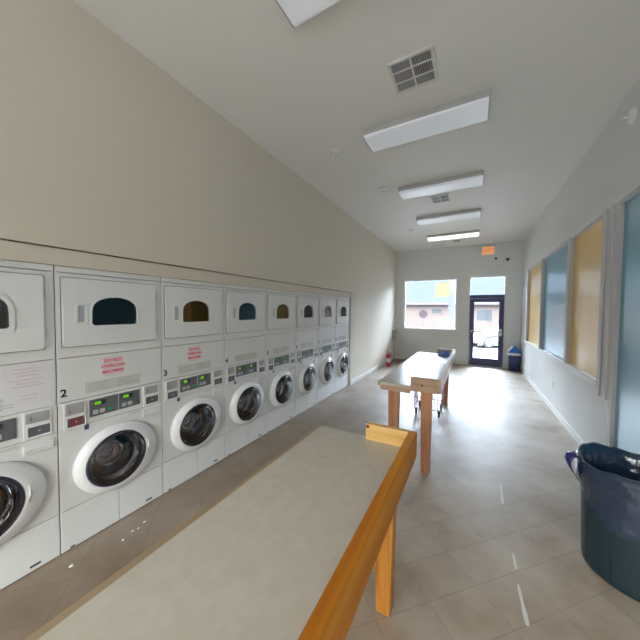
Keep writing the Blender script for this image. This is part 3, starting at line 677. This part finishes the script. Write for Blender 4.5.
def sprinkler(label, loc, horizontal):
    t = thing('fire_sprinkler', label, 'sprinkler', loc)
    M4 = Matrix.Rotation(math.radians(90), 4, 'Y') if horizontal else Matrix.Identity(4)
    def R(mb): mb.v = [tuple(M4 @ Vector(v)) for v in mb.v]; return mb
    R(MB().lathe([(0.072, 0), (0.070, -0.010), (0.045, -0.030), (0.026, -0.036), (0.001, -0.036)], (0, 0, 0), 'z', 24, True, False)).build('escutcheon', M['plasticwhite'], t)
    mb = MB().lathe([(0.012, -0.02), (0.012, -0.045), (0.006, -0.052), (0.006, -0.078)], (0, 0, 0), 'z', 12); R(mb).build('nozzle', M['plasticwhite'], t)
    R(MB().tube([(0.012, 0, -0.045), (0.022, 0, -0.06), (0.004, 0, -0.08)], 0.003, 6).tube([(-0.012, 0, -0.045), (-0.022, 0, -0.06), (-0.004, 0, -0.08)], 0.003, 6)).build('yoke', M['alu'], t)
    R(MB().lathe([(0.024, -0.080), (0.028, -0.083), (0.001, -0.083)], (0, 0, 0), 'z', 18)).build('deflector', M['plasticwhite'], t)
sprinkler('white ceiling sprinkler left of the large unlit light', (-1.58, 3.20, ZC), False)
sprinkler('white sidewall sprinkler high on the right wall', (XR, 3.55, 3.40), True)

# ------------------------------------------------------------ far wall things
ex = thing('exit_sign', 'orange exit sign with two emergency lamp heads above the door', 'exit sign', (0.345, YF, 3.47))
MB().box(-0.165, -0.045, -0.13, 0.165, 0, 0.115).build('housing', M['plasticwhite'], ex, 0.008)
MB().box(-0.155, -0.048, -0.12, 0.155, -0.045, 0.105).build('face', M['orange'], ex)
text_mesh('exit_letters', 'EXIT', 0.15, M['exitred'], ex, face_ny(0, -0.049, -0.01))
for s in (-1, 1):
    MB().lathe([(0.035, -0.085), (0.055, -0.08), (0.058, -0.05), (0.035, -0.01), (0.02, 0.0)], (s*0.225, 0, 0.075), 'y', 20).build('lamp_head', M['plasticwhite'], ex)
    MB().box(s*0.16, -0.03, 0.065, s*0.20, -0.01, 0.085).build('arm', M['plasticwhite'], ex)
for nm, x, z, r, lb in (('security_camera', 0.836, 3.165, 0.055, 'dark dome camera on white base, right of the other one'), ('alarm_sensor', 0.549, 3.216, 0.032, 'small dark round sensor under the exit sign')):
    t = thing(nm, lb, 'camera' if r > 0.05 else 'sensor', (x, YF, z))
    MB().lathe([(r*1.35, 0), (r*1.3, -0.02), (r, -0.025)], (0, 0, 0), 'y', 22).build('base', M['plasticwhite'] if r > 0.05 else M['button'], t)
    MB().lathe([(r*0.8, -0.02), (r*0.7, -0.045), (r*0.35, -0.06), (0.001, -0.064)], (0, 0, 0), 'y', 20, True, False).build('dome', M['darkplastic'], t)
po = thing('window_poster', 'pale yellow paper poster stuck on the end window', 'poster', (-0.88, YF+0.078, 2.345))
MB().box(-0.215, -0.001, -0.235, 0.215, 0.001, 0.235).build('sheet', M['poster'], po)
# wall box and extinguisher on the left
wb = thing('wall_box', 'small grey box fixed on the left wall near the end window', 'wall box', (XL, 9.36, 0.72))
MB().box(0, -0.14, 0, 0.085, 0.14, 0.30).build('case', M['brushed'], wb, 0.012)
MB().box(0.0855, -0.11, 0.20, 0.089, 0.11, 0.26).build('slot', M['darkplastic'], wb)
MB().box(0, -0.03, 0.33, 0.02, 0.03, 0.42).build('switch_plate', M['plasticwhite'], wb, 0.004)
fe = thing('fire_extinguisher', 'red fire extinguisher standing on floor by the left wall', 'fire extinguisher', (-2.19, 8.22, 0))
MB().lathe([(0.065, 0), (0.072, 0.012), (0.072, 0.30), (0.060, 0.345), (0.028, 0.37), (0.024, 0.385)], (0, 0, 0), 'z', 28).build('cylinder', M['extred'], fe)
MB().lathe([(0.0735, 0.12), (0.0735, 0.24)], (0, 0, 0), 'z', 28, False, False).build('label_band', M['pinkpaper'], fe)
MB().lathe([(0.022, 0.385), (0.024, 0.43), (0.001, 0.43)], (0, 0, 0), 'z', 14).build('valve', M['alu'], fe)
MB().tube([(0, 0, 0.42), (0, -0.05, 0.44), (0, -0.12, 0.43)], 0.008).tube([(0, 0, 0.435), (0, -0.05, 0.47), (0, -0.12, 0.475)], 0.008).build('handle', M['darkplastic'], fe)
MB().tube([(0.02, 0, 0.41), (0.07, 0.0, 0.40), (0.09, 0, 0.33), (0.088, 0, 0.20), (0.086, 0, 0.10)], [0.009, 0.009, 0.009, 0.010, 0.016]).build('hose', M['rubber'], fe)
# outlet on right wall
ot = thing('wall_outlet', 'white electrical outlet low on the right wall', 'outlet', (XR, 5.94, 0.435))
MB().box(-0.007, -0.04, -0.062, 0, 0.04, 0.062).build('cover_plate', M['plasticwhite'], ot, 0.003)
for z in (-0.024, 0.024):
    MB().prism(rrect(-0.018, z-0.015, 0.018, z+0.015, 0.008), -0.010, -0.007).build('socket', M['trim'], ot)

# lint crumbs and dried drips on the floor
LB = ['white lint crumb by the first seam between machines, the largest one', 'white lint crumb in front of machine two, nearer of a pair', 'white lint crumb in front of machine two, farther of a pair', 'small lint crumb in front of machine two right of the pair', 'lint crumb nearest the foot of machine three']
for i, (x, y, s) in enumerate([(-2.215, 0.739, 0.011), (-2.149, 1.008, 0.007), (-2.175, 1.085, 0.006), (-2.165, 1.12, 0.006), (-2.19, 1.18, 0.008)]):
    mb = MB(); mb.loft([[(x+s*k*(1+0.3*math.sin(3*a+i))*math.cos(a), y+1.5*s*k*(1+0.3*math.cos(2*a+i))*math.sin(a), z) for a in [2*PI*j/10 for j in range(10)]] for k, z in ((1, 0), (0.9, 0.003), (0.4, 0.006))], True, True, True)
    tag(mb.build('lint_crumb', M['lint']), LB[i], 'lint', 'lint crumbs in front of the machines')
SB = ['longest white drip mark on the tiles, closest to camera', 'short white drip mark in the middle of the line of three', 'thin white drip mark farthest down the line of three']
for i, (xa, ya, xb, yb, w_) in enumerate([(0.290, 1.76, 0.277, 2.01, 0.010), (0.280, 2.12, 0.278, 2.256, 0.008), (0.26, 2.80, 0.271, 3.13, 0.009)]):
    L = []; Rr = []
    for k in range(11):
        u = k/10; x = xa+(xb-xa)*u; y = ya+(yb-ya)*u; q = w_*(0.35+0.65*math.sin(PI*min(1, u*0.8+0.2)))*(1+0.2*math.sin(9*u))
        L.append((x-q, y)); Rr.append((x+q, y))
    mb = MB(); mb.prism(L+Rr[::-1], 0, 0.0012, 'z'); tag(mb.build('drip_mark', M['smear']), SB[i], 'drip mark', 'dried drips on the tiles')

# ------------------------------------------------------------ outside, beyond the end wall
struct(MB().prism([(YF+0.15, -0.05), (YF+1.6, -0.06), (20, -0.75), (60, -0.75), (60, -1.0), (YF+0.15, -1.0)], -40, 30, 'x').build('ground', M['asphalt']), 'pale sunlit car park outside', 'ground')
struct(MB().box(-40, -40, -0.20, 30, YB-0.2, -0.05).build('ground_back', M['asphalt']))
struct(MB().box(-2.6, YF+0.15, -0.10, 1.6, YF+1.6, -0.02).build('pavement', M['asphalt']))
bd = thing('brick_building', 'low pink brick building with blue-grey roof across the car park', 'building', (-2, 30, -0.05))
MB().box(-16, 0, -0.70, 14, 9, 2.55).build('wall', M['brick'], bd)
MB().prism([(-0.5, 2.45), (-0.5, 2.60), (4.5, 7.4), (9.6, 2.60), (9.6, 2.45)], -16.6, 14.6, 'x').build('roof', M['roof'], bd)
MB().box(-16.6, -0.52, 2.35, 14.6, -0.46, 2.58).build('gutter', M['outwhite'], bd)
for x0, x1, z0, z1 in ((-1.75, -0.65, 1.4, 2.05), (-7.5, -6.3, 1.2, 2.05), (2.2, 3.6, 0.75, 1.95), (6.5, 7.8, 1.2, 2.0)):
    wf = MB().frame('y', x0, z0, x1, z1, 0.10, -0.06, 0.0).build('window_frame', M['outwhite'], bd)
    MB().box(x0+0.1, -0.03, z0+0.1, x1-0.1, -0.01, z1-0.1).build('pane', M['outglass'], wf)
pp = thing('white_post', 'white post standing just outside the end window', 'post', (-0.66, 10.6, -0.02))
MB().box(-0.10, -0.10, 0, 0.10, 0.10, 3.4).build('shaft', M['outwhite'], pp, 0.01)
MB().box(-0.14, -0.14, 0, 0.14, 0.14, 0.18).build('plinth', M['outwhite'], pp, 0.01)
sg = thing('road_sign', 'faded octagonal road sign on a thin post across the car park', 'road sign', (-2.985, 20, -0.05))
MB().box(-0.035, 0.01, -0.70, 0.035, 0.06, 1.75).build('post', M['post'], sg)
MB().prism([(0.30*math.cos(PI/8+k*PI/4), 1.50+0.30*math.sin(PI/8+k*PI/4)) for k in range(8)], -0.012, 0.008, 'y').build('octagon_plate', M['signred'], sg)
# parked car seen through the door, side on
car = thing('parked_car', 'white car parked outside, seen through the glass door', 'car', (1.75, 22.6, -0.75), math.radians(28))
side = [(-2.2, 0.30), (-2.23, 0.55), (-2.15, 0.72), (-1.35, 0.86), (-1.10, 0.92), (-0.45, 1.36), (0.55, 1.42), (1.25, 1.02), (1.95, 0.98), (2.15, 0.85), (2.18, 0.40), (2.1, 0.28)]
rings = []
for y, s in ((-0.86, 0.93), (-0.80, 1.0), (0.80, 1.0), (0.86, 0.93)):
    rings.append([(x*(1 if z < 0.9 else 0.98), y*(1 if z < 0.95 else 0.80), 0.30+(z-0.30)*s) for x, z in side])
mb = MB(); mb.loft(rings, True, True, True, smooth=False); mb.build('body', M['carwhite'], car, 0.04)
for s in (-1, 1):
    yy = -0.705*s if s > 0 else 0.705
    MB().prism([(-0.95, 0.97), (-0.42, 1.29), (-0.02, 1.31), (-0.02, 0.97)], s*0.705, s*0.735, 'y').prism([(0.04, 0.97), (0.04, 1.31), (0.50, 1.32), (1.0, 1.02)], s*0.705, s*0.735, 'y').build('side_window', M['carglass'], car)
    for x in (-1.38, 1.36):
        MB().lathe([(0.20, -0.10), (0.31, -0.10), (0.325, -0.05), (0.325, 0.05), (0.31, 0.10), (0.20, 0.10)], (x, s*0.80, 0.325), 'y', 26).build('wheel', M['rubber'], car)
        MB().lathe([(0.19, -0.11*1), (0.19, 0.11)], (x, s*0.80, 0.325), 'y', 20).build('hubcap', M['alu'], car)
    MB().box(-2.24, s*0.55-0.14, 0.58, -2.12, s*0.55+0.14, 0.70).build('headlight', M['alu'], car)
MB().box(-2.25, -0.75, 0.36, -2.19, 0.75, 0.44).build('bumper', M['rubber'], car)
